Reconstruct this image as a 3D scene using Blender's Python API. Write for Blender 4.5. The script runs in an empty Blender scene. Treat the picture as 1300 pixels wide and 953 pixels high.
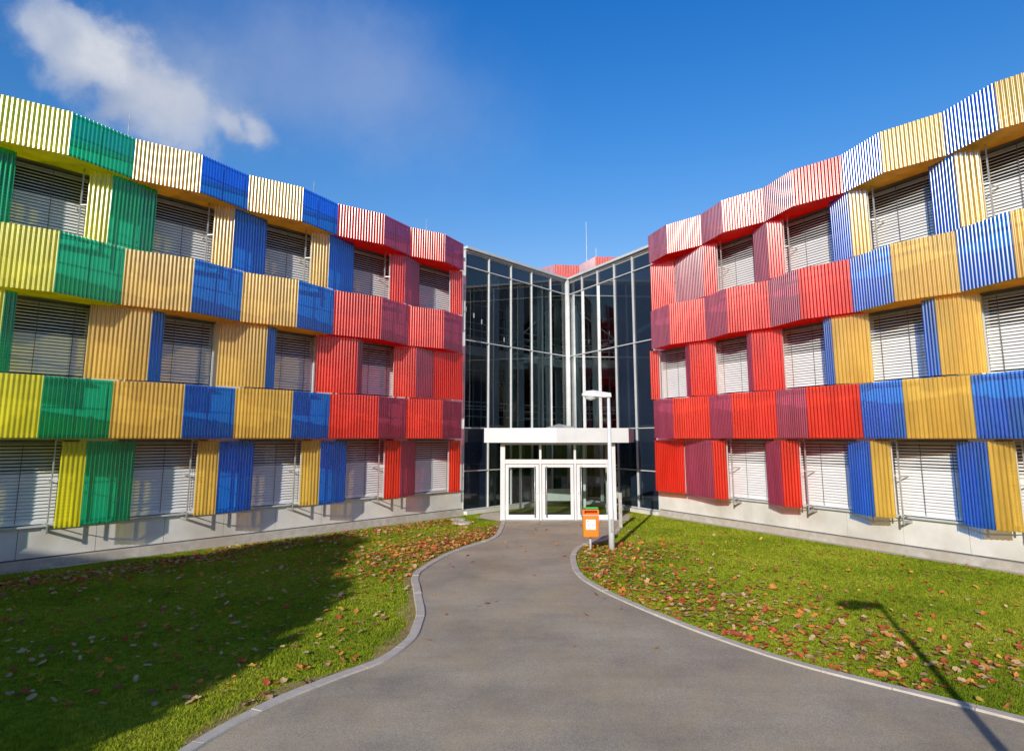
import bpy, math, random
import numpy as np
random.seed(7); rng = np.random.default_rng(7)
R = math.radians
scene = bpy.context.scene
col = scene.collection

# ------------------------------------------------------------------ helpers
class MB:
    """collects faces (world coordinates) that become ONE mesh object"""
    def __init__(self): self.v = []; self.f = []
    def quad(self, *p):
        n = len(self.v); self.v += [tuple(q) for q in p]; self.f.append(tuple(range(n, n+len(p)))); return self
    def prism(self, poly, z0, z1):
        n = len(self.v); m = len(poly)
        a = sum(poly[i][0]*poly[(i+1) % m][1]-poly[(i+1) % m][0]*poly[i][1] for i in range(m))
        if a < 0: poly = poly[::-1]
        self.v += [(p[0], p[1], z0) for p in poly] + [(p[0], p[1], z1) for p in poly]
        self.f.append(tuple(n+m-1-i for i in range(m))); self.f.append(tuple(n+m+i for i in range(m)))
        for i in range(m):
            j = (i+1) % m; self.f.append((n+i, n+j, n+m+j, n+m+i))
        return self
    def bar(self, a, b, w, h, up=(0, 0, 1)):
        """box beam from a to b: w sideways, h along up"""
        a = np.array(a, float); b = np.array(b, float); d = b-a; d /= np.linalg.norm(d)
        u = np.array(up, float); s = np.cross(d, u)
        if np.linalg.norm(s) < 1e-6: u = np.array((0, 1., 0)); s = np.cross(d, u)
        s /= np.linalg.norm(s); u = np.cross(s, d)
        n = len(self.v)
        for p in (a, b):
            for i, j in ((-1, -1), (1, -1), (1, 1), (-1, 1)):
                self.v.append(tuple(p+s*i*w/2+u*j*h/2))
        self.f += [(n, n+1, n+2, n+3), (n+7, n+6, n+5, n+4)] + [(n+4+i, n+4+(i+1) % 4, n+(i+1) % 4, n+i) for i in range(4)]
        return self
    def box(self, x0, x1, y0, y1, z0, z1): return self.prism([(x0, y0), (x1, y0), (x1, y1), (x0, y1)], z0, z1)
    def tube(self, pts, rads, n=12):
        pts = [np.array(p, float) for p in pts]; base = len(self.v)
        for i, p in enumerate(pts):
            d = pts[min(i+1, len(pts)-1)]-pts[max(i-1, 0)]; d /= np.linalg.norm(d)
            ref = np.array((0, 0, 1.)) if abs(d[2]) < .9 else np.array((1., 0, 0))
            s = np.cross(d, ref); s /= np.linalg.norm(s); u = np.cross(s, d)
            for k in range(n):
                t = 2*math.pi*k/n; self.v.append(tuple(p+rads[i]*(s*math.cos(t)+u*math.sin(t))))
        for i in range(len(pts)-1):
            for k in range(n):
                self.f.append((base+i*n+k, base+i*n+(k+1) % n, base+(i+1)*n+(k+1) % n, base+(i+1)*n+k))
        self.f.append(tuple(base+k for k in range(n))[::-1]); e = base+(len(pts)-1)*n
        self.f.append(tuple(e+k for k in range(n)))
        return self
    def build(self, name, m, parent=None, smooth=False, bevel=0, label=None):
        o0 = origin(parent)
        me = bpy.data.meshes.new(name); me.from_pydata([(a-o0[0], b-o0[1], c-o0[2]) for a, b, c in self.v], [], self.f)
        me.materials.append(m); me.update()
        if smooth: me.polygons.foreach_set('use_smooth', [True]*len(me.polygons))
        o = bpy.data.objects.new(name, me); col.objects.link(o)
        if parent: o.parent = parent
        if bevel:
            b = o.modifiers.new('bevel', 'BEVEL'); b.width = bevel; b.segments = 2; b.limit_method = 'ANGLE'
        if label: o['label'] = label
        return o

def origin(o):
    t = np.zeros(3)
    while o: t += np.array(o.location); o = o.parent
    return t

def thing(name, label, cat, loc, group=None):
    o = bpy.data.objects.new(name, None); col.objects.link(o); o.location = loc; o.empty_display_size = .3
    tag(o, label, cat, group); return o
def tag(o, label, cat, group=None):
    o['label'] = label; o['category'] = cat
    if group: o['group'] = group
    return o
def big_mesh(name, V, F, m, mats=None, idx=None):
    """numpy mesh of equal sided faces"""
    k = F.shape[1]; me = bpy.data.meshes.new(name)
    me.vertices.add(len(V)); me.vertices.foreach_set('co', V.astype(np.float32).ravel())
    me.loops.add(F.size); me.loops.foreach_set('vertex_index', F.astype(np.int32).ravel())
    me.polygons.add(len(F)); me.polygons.foreach_set('loop_start', np.arange(0, F.size, k, dtype=np.int32))
    for q in (mats or [m]): me.materials.append(q)
    if idx is not None: me.polygons.foreach_set('material_index', idx.astype(np.int32))
    me.update(calc_edges=True); me.validate()
    o = bpy.data.objects.new(name, me); col.objects.link(o); return o

# ------------------------------------------------------------------ materials
def newmat(name):
    m = bpy.data.materials.new(name); m.use_nodes = True; nt = m.node_tree
    for n in list(nt.nodes): nt.nodes.remove(n)
    out = nt.nodes.new('ShaderNodeOutputMaterial')
    def N(t, **kw):
        n = nt.nodes.new('ShaderNode'+t)
        for k, v in kw.items(): setattr(n, k, v)
        return n
    return m, nt, out, N, nt.links.new
def ramp(N, stops):
    r = N('ValToRGB'); e = r.color_ramp.elements
    while len(e) < len(stops): e.new(.5)
    for q, (p, c) in zip(e, stops): q.position = p; q.color = (*c, 1)
    return r
def mottled(name, c0, c1, rough=.6, scale=4., metal=0., bump=0., bscale=60., detail=6., spec=.4, coords='Object', stain=None):
    m, nt, out, N, L = newmat(name)
    b = N('BsdfPrincipled'); L(b.outputs[0], out.inputs[0])
    g = N('NewGeometry')
    n = N('TexNoise'); n.inputs['Scale'].default_value = scale; n.inputs['Detail'].default_value = detail
    L(g.outputs['Position'], n.inputs['Vector'])
    r = ramp(N, [(.3, c0), (.7, c1)]); L(n.outputs[0], r.inputs[0])
    colr = r.outputs[0]
    if stain:
        n3 = N('TexNoise'); n3.inputs['Scale'].default_value = .7; n3.inputs['Detail'].default_value = 8; L(g.outputs['Position'], n3.inputs['Vector'])
        r3 = ramp(N, [(.45, (0, 0, 0)), (.75, (1, 1, 1))]); L(n3.outputs[0], r3.inputs[0])
        mx = N('MixRGB'); mx.inputs[2].default_value = (*stain, 1); L(r3.outputs[0], mx.inputs[0]); L(colr, mx.inputs[1]); colr = mx.outputs[0]
    L(colr, b.inputs['Base Color'])
    b.inputs['Roughness'].default_value = rough; b.inputs['Metallic'].default_value = metal; b.inputs['Specular IOR Level'].default_value = spec
    if bump:
        n2 = N('TexNoise'); n2.inputs['Scale'].default_value = bscale; n2.inputs['Detail'].default_value = 5; L(g.outputs['Position'], n2.inputs['Vector'])
        bp = N('Bump'); bp.inputs['Strength'].default_value = bump; bp.inputs['Distance'].default_value = .02
        L(n2.outputs[0], bp.inputs['Height']); L(bp.outputs[0], b.inputs['Normal'])
    return m

def polycarbonate(name, tint, body, transp=.5, gloss=.62, rough=.19):
    """coloured translucent corrugated sheet: tinted see-through + scattering body + glossy skin"""
    m, nt, out, N, L = newmat(name)
    g = N('NewGeometry')
    n = N('TexNoise'); n.inputs['Scale'].default_value = 1.1; n.inputs['Detail'].default_value = 7; n.inputs['Roughness'].default_value = .65
    mp = N('Mapping'); mp.inputs['Scale'].default_value = (2.2, 2.2, .45); L(g.outputs['Position'], mp.inputs[0]); L(mp.outputs[0], n.inputs['Vector'])
    r = ramp(N, [(.3, tuple(c*.74 for c in body)), (.62, tuple(min(1, c*1.08) for c in body))]); L(n.outputs[0], r.inputs[0])
    tr = N('BsdfTransparent'); tr.inputs[0].default_value = (*tint, 1)
    d = N('BsdfDiffuse'); L(r.outputs[0], d.inputs[0])
    t = N('BsdfTranslucent'); L(r.outputs[0], t.inputs[0])
    m1 = N('MixShader'); m1.inputs[0].default_value = .5; L(d.outputs[0], m1.inputs[1]); L(t.outputs[0], m1.inputs[2])
    m2 = N('MixShader'); m2.inputs[0].default_value = transp; L(m1.outputs[0], m2.inputs[1]); L(tr.outputs[0], m2.inputs[2])
    gl = N('BsdfGlossy'); gl.inputs['Roughness'].default_value = rough; gl.inputs[0].default_value = (1, 1, 1, 1)
    rr = N('MapRange'); rr.inputs[3].default_value = rough*.8; rr.inputs[4].default_value = rough*1.5; L(n.outputs[0], rr.inputs[0]); L(rr.outputs[0], gl.inputs['Roughness'])
    lw = N('Fresnel'); lw.inputs[0].default_value = 1.58
    ma = N('Math', operation='MULTIPLY'); ma.inputs[1].default_value = gloss*2; ma.use_clamp = True; L(lw.outputs[0], ma.inputs[0]); mi = N('Math', operation='MINIMUM'); mi.inputs[1].default_value = .062; L(ma.outputs[0], mi.inputs[0])
    # glossy layer only on the outer skin of either face
    m3 = N('MixShader'); L(mi.outputs[0], m3.inputs[0]); L(m2.outputs[0], m3.inputs[1]); L(gl.outputs[0], m3.inputs[2])
    L(m3.outputs[0], out.inputs[0])
    return m

def glass(name, tint, refl=1.6, rough=0.0):
    m, nt, out, N, L = newmat(name)
    tr = N('BsdfTransparent'); tr.inputs[0].default_value = (*tint, 1)
    gl = N('BsdfGlossy'); gl.inputs['Roughness'].default_value = rough
    g = N('NewGeometry'); n = N('TexNoise'); n.inputs['Scale'].default_value = .55; n.inputs['Detail'].default_value = 1; L(g.outputs['Position'], n.inputs['Vector'])
    bp = N('Bump'); bp.inputs['Strength'].default_value = .05; bp.inputs['Distance'].default_value = .05; L(n.outputs[0], bp.inputs['Height']); L(bp.outputs[0], gl.inputs['Normal'])
    fr = N('Fresnel'); fr.inputs[0].default_value = 1.5
    ma = N('Math', operation='MULTIPLY'); ma.inputs[1].default_value = refl; ma.use_clamp = True; L(fr.outputs[0], ma.inputs[0])
    mx = N('MixShader'); L(ma.outputs[0], mx.inputs[0]); L(tr.outputs[0], mx.inputs[1]); L(gl.outputs[0], mx.inputs[2]); L(mx.outputs[0], out.inputs[0])
    return m

M = {}
PC = {
 'yellow': polycarbonate('yellow_polycarbonate', (.92, .84, .02), (.95, .86, .012), .30),
 'green':  polycarbonate('green_polycarbonate', (.004, .70, .38), (.004, .50, .23), .56),
 'amber':  polycarbonate('amber_polycarbonate', (.97, .62, .09), (.96, .60, .095), .30),
 'blue':   polycarbonate('blue_polycarbonate', (.002, .32, .98), (.002, .19, .86), .54),
 'red':    polycarbonate('red_polycarbonate', (.99, .055, .012), (.98, .030, .006), .30),
 'purple': polycarbonate('purple_polycarbonate', (.66, .08, .18), (.48, .05, .15), .45),
}
M['wall'] = mottled('white_wall_cladding', (.66, .66, .65), (.73, .725, .71), .5, 1.5)
M['plinth'] = mottled('pale_concrete_panel', (.62, .605, .565), (.71, .695, .65), .75, 2.2, bump=.12, stain=(.47, .44, .38))
M['base'] = mottled('rough_base_concrete', (.36, .335, .29), (.52, .49, .43), .9, 5, bump=.5, bscale=45, stain=(.40, .34, .27))
M['joint_and_shade'] = mottled('dark_joint_and_shade', (.10, .10, .10), (.16, .16, .15), .8)
M['alu'] = mottled('white_aluminium', (.46, .49, .50), (.55, .58, .58), .35, 3, spec=.5)
M['white'] = mottled('white_lacquer', (.58, .58, .575), (.64, .64, .635), .3, 2, spec=.5)
M['steel'] = mottled('galvanised_steel', (.34, .35, .36), (.52, .53, .54), .45, 9, metal=.55)
M['pole'] = mottled('pale_lamp_steel', (.62, .65, .68), (.72, .74, .76), .4, 6, metal=.15)
M['blind'] = mottled('pale_blind_slats', (.70, .71, .72), (.77, .78, .78), .42, 2, spec=.5)
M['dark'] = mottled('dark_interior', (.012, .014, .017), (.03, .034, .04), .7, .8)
M['darkglass'] = glass('window_glass', (.10, .12, .14), 1.8)
M['hallglass'] = glass('hall_glass', (.46, .57, .63), 2.2)
M['doorglass'] = glass('door_glass', (.66, .72, .72), 1.4)
M['spandrel'] = mottled('navy_spandrel_glass', (.010, .018, .035), (.016, .026, .048), .06, .6, spec=.9)
M['floor'] = mottled('grey_interior_floor', (.10, .10, .10), (.15, .15, .15), .35, 2)
M['slab'] = mottled('pale_slab_edge', (.55, .61, .57), (.63, .68, .64), .6, 2)
M['column'] = mottled('pale_column', (.72, .82, .76), (.80, .88, .83), .6, 2)
M['roof'] = mottled('grey_roof', (.25, .25, .26), (.34, .34, .34), .8, 1)
M['bark'] = mottled('bark', (.05, .035, .025), (.12, .09, .065), .9, 9, bump=.6, bscale=30)
M['timber'] = mottled('weathered_timber', (.30, .28, .25), (.45, .42, .38), .85, 16, bump=.3)
M['orange'] = mottled('orange_bin_plastic', (.84, .17, .008), (.90, .21, .012), .38, 3, spec=.5)
M['rim'] = mottled('red_bin_rim', (.62, .05, .02), (.70, .07, .02), .4, 3)
M['green'] = mottled('green_bin_plastic', (.02, .36, .06), (.03, .44, .08), .4, 3)
M['sticker'] = mottled('white_sticker', (.76, .76, .78), (.82, .82, .83), .45, 5)
M['ink'] = mottled('grey_ink', (.30, .25, .32), (.42, .32, .36), .6, 30)
M['redink'] = mottled('red_ink', (.55, .12, .10), (.62, .2, .14), .6, 30)
M['black'] = mottled('black_rubber', (.012, .012, .012), (.025, .025, .025), .6)
M['kerb'] = mottled('concrete_kerb', (.46, .41, .345), (.58, .52, .44), .88, 7, bump=.35, bscale=70, stain=(.46, .41, .32))
M['stone'] = mottled('pale_stone_cover', (.50, .47, .41), (.60, .57, .50), .85, 8, bump=.3)
M['render'] = mottled('grey_render', (.30, .29, .27), (.38, .37, .34), .8, 1.2)
M['lens'] = mottled('lamp_lens', (.55, .60, .62), (.62, .66, .67), .15, 3, spec=.6)

def asphalt():
    m, nt, out, N, L = newmat('path_asphalt'); b = N('BsdfPrincipled'); L(b.outputs[0], out.inputs[0]); g = N('NewGeometry')
    n1 = N('TexNoise'); n1.inputs['Scale'].default_value = .55; n1.inputs['Detail'].default_value = 8; n1.inputs['Roughness'].default_value = .6; L(g.outputs['Position'], n1.inputs['Vector'])
    r1 = ramp(N, [(.28, (.28, .245, .19)), (.48, (.40, .345, .262)), (.70, (.52, .445, .325))]); L(n1.outputs[0], r1.inputs[0])
    n2 = N('TexNoise'); n2.inputs['Scale'].default_value = 130; n2.inputs['Detail'].default_value = 3; L(g.outputs['Position'], n2.inputs['Vector'])
    r2 = ramp(N, [(.3, (.45, .45, .45)), (.7, (1.4, 1.38, 1.35))]); L(n2.outputs[0], r2.inputs[0])
    mx = N('MixRGB', blend_type='MULTIPLY'); mx.inputs[0].default_value = 1; L(r1.outputs[0], mx.inputs[1]); L(r2.outputs[0], mx.inputs[2])
    n3 = N('TexNoise'); n3.inputs['Scale'].default_value = .9; n3.inputs['Detail'].default_value = 9; n3.inputs['Roughness'].default_value = .7
    mp = N('Mapping'); mp.inputs['Location'].default_value = (3, 7, 0); mp.inputs['Scale'].default_value = (1, .6, 1); L(g.outputs['Position'], mp.inputs[0]); L(mp.outputs[0], n3.inputs['Vector'])
    r3 = ramp(N, [(.44, (0, 0, 0)), (.72, (.5, .5, .5))]); L(n3.outputs[0], r3.inputs[0])
    m2 = N('MixRGB'); m2.inputs[2].default_value = (.52, .385, .20, 1); L(r3.outputs[0], m2.inputs[0]); L(mx.outputs[0], m2.inputs[1])
    # long faint wheel and sweeping streaks
    n4 = N('TexNoise'); n4.inputs['Scale'].default_value = 1.6; n4.inputs['Detail'].default_value = 6
    mp4 = N('Mapping'); mp4.inputs['Scale'].default_value = (.35, 3.0, 1); mp4.inputs['Rotation'].default_value = (0, 0, .12); L(g.outputs['Position'], mp4.inputs[0]); L(mp4.outputs[0], n4.inputs['Vector'])
    r4 = ramp(N, [(.35, (.96, .96, .96)), (.68, (1.03, 1.03, 1.03))]); L(n4.outputs[0], r4.inputs[0])
    m3 = N('MixRGB', blend_type='MULTIPLY'); m3.inputs[0].default_value = 1; L(m2.outputs[0], m3.inputs[1]); L(r4.outputs[0], m3.inputs[2])
    L(m3.outputs[0], b.inputs['Base Color'])
    b.inputs['Roughness'].default_value = .8; b.inputs['Specular IOR Level'].default_value = .3
    bp = N('Bump'); bp.inputs['Strength'].default_value = .45; bp.inputs['Distance'].default_value = .006; L(n2.outputs[0], bp.inputs['Height']); L(bp.outputs[0], b.inputs['Normal'])
    return m
M['asphalt'] = asphalt()

def turf(name, blade):
    m, nt, out, N, L = newmat(name); g = N('NewGeometry')
    n1 = N('TexNoise'); n1.inputs['Scale'].default_value = .45; n1.inputs['Detail'].default_value = 7; n1.inputs['Roughness'].default_value = .62; L(g.outputs['Position'], n1.inputs['Vector'])
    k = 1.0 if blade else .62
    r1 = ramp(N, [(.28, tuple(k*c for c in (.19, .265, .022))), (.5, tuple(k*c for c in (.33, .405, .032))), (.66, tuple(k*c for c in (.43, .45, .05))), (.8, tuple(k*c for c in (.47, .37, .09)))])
    L(n1.outputs[0], r1.inputs[0])
    n2 = N('TexNoise'); n2.inputs['Scale'].default_value = 9 if blade else 14; n2.inputs['Detail'].default_value = 5; L(g.outputs['Position'], n2.inputs['Vector'])
    r2 = ramp(N, [(.3, (.62, .66, .6)), (.7, (1.32, 1.28, 1.2))]); L(n2.outputs[0], r2.inputs[0])
    mx = N('MixRGB', blend_type='MULTIPLY'); mx.inputs[0].default_value = 1; L(r1.outputs[0], mx.inputs[1]); L(r2.outputs[0], mx.inputs[2])
    d = N('BsdfDiffuse'); L(mx.outputs[0], d.inputs[0])
    if blade:
        t = N('BsdfTranslucent'); L(mx.outputs[0], t.inputs[0])
        s = N('MixShader'); s.inputs[0].default_value = .4; L(d.outputs[0], s.inputs[1]); L(t.outputs[0], s.inputs[2]); L(s.outputs[0], out.inputs[0])
    else:
        L(d.outputs[0], out.inputs[0])
        bp = N('Bump'); bp.inputs['Strength'].default_value = .8; bp.inputs['Distance'].default_value = .03; L(n2.outputs[0], bp.inputs['Height']); L(bp.outputs[0], d.inputs['Normal'])
    return m
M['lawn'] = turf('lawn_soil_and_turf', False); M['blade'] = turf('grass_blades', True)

def leafmat(name, c0, c1):
    m, nt, out, N, L = newmat(name); g = N('NewGeometry'); n = N('TexNoise'); n.inputs['Scale'].default_value = 11; n.inputs['Detail'].default_value = 4; L(g.outputs['Position'], n.inputs['Vector'])
    r = ramp(N, [(.3, c0), (.7, c1)]); L(n.outputs[0], r.inputs[0])
    d = N('BsdfDiffuse'); t = N('BsdfTranslucent'); L(r.outputs[0], d.inputs[0]); L(r.outputs[0], t.inputs[0])
    s = N('MixShader'); s.inputs[0].default_value = .25; L(d.outputs[0], s.inputs[1]); L(t.outputs[0], s.inputs[2]); L(s.outputs[0], out.inputs[0]); return m
LEAF = [('orange', leafmat('orange_leaf', (.58, .19, .04), (.74, .34, .10))), ('red', leafmat('red_leaf', (.45, .06, .03), (.62, .16, .08))),
        ('tan', leafmat('tan_leaf', (.50, .34, .17), (.66, .47, .26))), ('brown', leafmat('brown_leaf', (.20, .10, .05), (.36, .19, .09))),
        ('yellow', leafmat('yellow_leaf', (.62, .38, .05), (.72, .50, .10)))]
M['foliage'] = leafmat('tree_foliage', (.035, .06, .012), (.10, .13, .025))
M['autumn'] = leafmat('autumn_foliage', (.16, .07, .015), (.30, .14, .03))
M['plant'] = leafmat('indoor_foliage', (.05, .16, .03), (.10, .26, .05))

# ------------------------------------------------------------------ the two wings
EYE = 2.9
class Wing:
    def __init__(self, c, d, n, ow, zk):
        self.c = np.array(c); self.d = np.array(d); self.n = np.array(n); self.ow = ow; self.zk = zk
    def xy(self, s, o): return self.c+self.d*s+self.n*o
    def p(self, s, o, z): q = self.xy(s, o); return (q[0], q[1], z)
    def z(self, z): return z if z <= EYE else EYE+(z-EYE)*self.zk
LW = Wing((-6.36, 18.70), (.6485, .7612), (.7612, -.6485), -1.08, 1.0)
RW = Wing((8.22, 18.19), (.4575, -.8892), (-.8892, -.4575), -1.02, 1.04)
ZB = dict(band1=(2.90, 4.26), band2=(6.12, 7.54), parapet=(9.36, 10.42))
ZW = dict(w0=(.93, 2.86), w1=(4.24, 6.14), w2=(7.52, 9.38))
PITCH, AMP = .094, .0245

def corrugated(w, s0, o0, s1, o1, z0, z1, colour, parent, post=False, name='corrugated_panel'):
    a = w.xy(s0, o0); b = w.xy(s1, o1); L = np.linalg.norm(b-a)
    t = (b-a)/L; nn = np.array((t[1], -t[0]))
    if nn @ w.n < 0: nn = -nn
    nc = max(3, round(L/PITCH))*8
    rz = random.uniform(-.006, .006); rt = random.uniform(-.008, .008)
    jz = random.uniform(-.009, .009); z0 += jz; z1 += jz
    amp = .0140 if colour in ('yellow', 'amber', 'red') else .0225
    mb = MB(); rows = (z0, (z0+z1)/2, z1)
    for k, z in enumerate(rows):
        for i in range(nc+1):
            u = i/nc; ph = 2*math.pi*u*(nc/8)
            pr = math.sin(ph); pr = pr+.06*math.sin(3*ph)
            q = a+t*(u*L)+nn*(amp*pr+rt*(k-1)+rz*(u-.5)*2)
            mb.v.append((q[0], q[1], z))
    for k in range(2):
        for i in range(nc):
            j = k*(nc+1)+i; mb.f.append((j, j+1, j+nc+2, j+nc+1))
    o = mb.build(name, PC[colour], parent, smooth=True, label=f'{colour} translucent corrugated panel')
    fr = MB(); back = -.05
    def P(u, z, e=back): q = a+t*(u*L)+nn*e; return (q[0], q[1], z)
    h = z1-z0
    for f in (.05, .5, .95): fr.bar(P(.01, z0+h*f), P(.99, z0+h*f), .028, .024)
    for u in ((.03, .5, .97) if post else (.04, .96)): fr.bar(P(u, z0+.02, back-.045), P(u, z1-.02, back-.045), .026, .03, up=(nn[0], nn[1], 0))
    fr.build('support_frame', M['alu'], o)
    return o

def window(w, s0, s1, z0, z1, parent):
    """frame > pane, blind, guide rail, sill"""
    ow = w.ow; mb = MB()
    for s in (s0+.035, s1-.035): mb.bar(w.p(s, ow-.16, z0), w.p(s, ow-.16, z1), .07, .09, up=(*w.n, 0))
    for z in (z0+.035, z1-.035): mb.bar(w.p(s0+.07, ow-.16, z), w.p(s1-.07, ow-.16, z), .088, .07)
    fr = mb.build('window', M['alu'], parent)
    g = MB(); g.quad(w.p(s0, ow-.17, z0), w.p(s1, ow-.17, z0), w.p(s1, ow-.17, z1), w.p(s0, ow-.17, z1)); g.build('pane', M['darkglass'], fr)
    b = MB(); n = int((z1-z0-.085)/.077)+0; split = z1-(z1-z0)*random.uniform(.36, .41)
    for i in range(n):
        z = z1-.05-i*.077
        ang = R(34) if z > split else R(61)
        ang += random.uniform(-.02, .02); wd = .083; dx = math.cos(ang)*wd/2; dz = math.sin(ang)*wd/2
        oc = ow-.02
        A = w.p(s0+.05, oc-dx, z+dz); B = w.p(s1-.05, oc-dx, z+dz); Mi = w.p(s0+.05, oc, z+.006); Mj = w.p(s1-.05, oc, z+.006); C_ = w.p(s1-.05, oc+dx, z-dz); D = w.p(s0+.05, oc+dx, z-dz)
        b.quad(D, C_, Mj, Mi); b.quad(Mi, Mj, B, A)
    b.bar(w.p(s0+.05, ow-.02, z0+.055), w.p(s1-.05, ow-.02, z0+.055), .05, .07)
    bl = b.build('blind', M['blind'], fr)
    cdm = MB()
    for f in (.16, .5, .84):
        s = s0+(s1-s0)*f; cdm.bar(w.p(s, ow+.022, z0+.05), w.p(s, ow+.022, z1-.05), .014, .006, up=(*w.n, 0))
    cdm.build('blind_cord', M['joint_and_shade'], fr)
    for s in (s0+.02, s1-.02):
        gr = MB(); gr.bar(w.p(s, ow+.02, z0), w.p(s, ow+.02, z1), .045, .06, up=(*w.n, 0)); gr.build('guide_rail', M['alu'], fr)
    sl = MB(); sl.bar(w.p(s0-.06, ow+.03, z0-.022), w.p(s1+.06, ow+.03, z0-.022), .16, .04); sl.build('sill', M['alu'], fr)
    hd = MB(); hd.bar(w.p(s0, ow-.03, z1+.025), w.p(s1, ow-.03, z1+.025), .18, .045); hd.build('blind_box', M['joint_and_shade'], fr)  # dark colour stands in for the shadow under the soffit
    return fr

def wing(w, name, label, s0, s1, zig, cols, wins, boxes, singles, soff, rods):
    loc = (*w.xy((s0+s1)/2, w.ow-.5), 0); root = thing(name, label, 'building', loc)
    ow = w.ow; zt = w.z(10.05); depth = 13.5
    # wall with openings built from strips around the windows
    wall = MB(); ops = {k: sorted(v) for k, v in wins.items()}
    zc = [.93]
    def strip(sa, sb, za, zb):
        if sb-sa > .01 and zb-za > .01: wall.prism([tuple(w.xy(sa, ow-.3)), tuple(w.xy(sb, ow-.3)), tuple(w.xy(sb, ow)), tuple(w.xy(sa, ow))], za, zb)
    prev = .93
    for k in ('w0', 'w1', 'w2'):
        za, zb = w.z(ZW[k][0]), w.z(ZW[k][1]); 
        strip(s0, s1, prev, za); cur = s0
        for a, b in ops[k]: strip(cur, a, za, zb); cur = b
        strip(cur, s1, za, zb); prev = zb
    strip(s0, s1, prev, zt)
    wall.build('wall', M['wall'], root)
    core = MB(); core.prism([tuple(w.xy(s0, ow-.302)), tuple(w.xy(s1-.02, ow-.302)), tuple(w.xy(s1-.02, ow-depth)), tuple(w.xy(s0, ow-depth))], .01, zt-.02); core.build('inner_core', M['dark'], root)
    pl = MB(); n = int((s1-s0)/1.5)
    for i in range(n):
        a = s0+(s1-s0)*i/n; b = s0+(s1-s0)*(i+1)/n
        pl.prism([tuple(w.xy(a+.006, ow-.3)), tuple(w.xy(b-.006, ow-.3)), tuple(w.xy(b-.006, ow+.012)), tuple(w.xy(a+.006, ow+.012))], .235, .885)
    pl.build('plinth', M['plinth'], root)
    jb = MB(); jb.prism([tuple(w.xy(s0, ow-.301)), tuple(w.xy(s1, ow-.301)), tuple(w.xy(s1, ow-.004)), tuple(w.xy(s0, ow-.004))], .2, .928); jb.build('plinth_backing', M['joint_and_shade'], root)
    bs = MB(); bs.prism([tuple(w.xy(s0, ow-.3)), tuple(w.xy(s1+.02, ow-.3)), tuple(w.xy(s1+.02, ow+.10)), tuple(w.xy(s0, ow+.10))], -.2, .2); bs.build('base_course', M['base'], root, bevel=.012)
    fl = MB(); fl.bar(w.p(s0, ow+.03, .906), w.p(s1, ow+.03, .906), .10, .03); fl.build('plinth_flashing', M['alu'], root)
    rf = MB(); rf.prism([tuple(w.xy(s0, ow+.03)), tuple(w.xy(s1+.05, ow+.03)), tuple(w.xy(s1+.05, ow-depth)), tuple(w.xy(s0, ow-depth))], zt, zt+.12); rf.build('roof', M['roof'], root)
    for k, sa in ops.items():
        for a, b in sa: window(w, a, b, w.z(ZW[k][0])+.02, w.z(ZW[k][1])-.05, root)
    for bn, (za, zb) in ZB.items():
        za, zb = w.z(za), w.z(zb)
        for i, c in enumerate(cols):
            (sa, oa), (sb, ob) = zig[i], zig[i+1]
            corrugated(w, sa, oa, sb, ob, za, zb, c, root, post=True)
            so = MB(); so.prism([tuple(w.xy(sa, oa-.045)), tuple(w.xy(sb, ob-.045)), tuple(w.xy(sb, ow+.02)), tuple(w.xy(sa, ow+.02))], za+.03, za+.05)
            so.build('soffit_panel', PC[soff[i]], root)
    for row, bx in boxes.items():
        za, zb = w.z(ZW[row][0]), w.z(ZW[row][1])
        if row == 'w0': za -= .02
        for pts, cs in bx:
            for i, c in enumerate(cs):
                corrugated(w, *pts[i], *pts[i+1], za+(.075 if row != 'w0' else .01), zb-.035, c, root)
    for row, sg in singles.items():
        za, zb = w.z(ZW[row][0]), w.z(ZW[row][1])
        for (a, b, c) in sg: corrugated(w, *a, *b, za+(.075 if row != 'w0' else .01), zb-.035, c, root)
    # steel posts beside the windows that carry the screens, with a bracket to the wall
    side = 1 if w is LW else -1
    for row in ('w0', 'w2', 'w1'):
        za, zb = w.z(ZW[row][0]), w.z(ZW[row][1])
        for pts, cs in boxes[row]:
            q = pts[0] if w is LW else pts[-1]
            if row == 'w1': continue
            s, o = q[0]-side*.07, ow+.36
            ps = MB(); ps.bar(w.p(s, o, za-.16 if row == 'w0' else za-.05), w.p(s, o, zb+.05), .028, .035, up=(*w.n, 0))
            for f in ((.02, .52, .97) if row == 'w0' else (.5,)):
                z = za+(zb-za)*f; ps.bar(w.p(s, o-.03, z), w.p(s, ow, z), .022, .022); ps.bar(w.p(s, o+.02, z+.035), w.p(q[0]+side*.05, q[1]-.06, z+.035), .018, .018)
            if row == 'w0': ps.bar(w.p(s, ow+.02, za-.1), w.p(s, o+.02, za-.1), .035, .06)
            ps.build('screen_post', M['steel'], root)
    for s, o, z1 in rods:
        r = MB(); r.tube([w.p(s, o, zt), w.p(s, o, z1)], [.014, .008], 8); r.build('lightning_rod', M['steel'], root)
    return root

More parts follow.
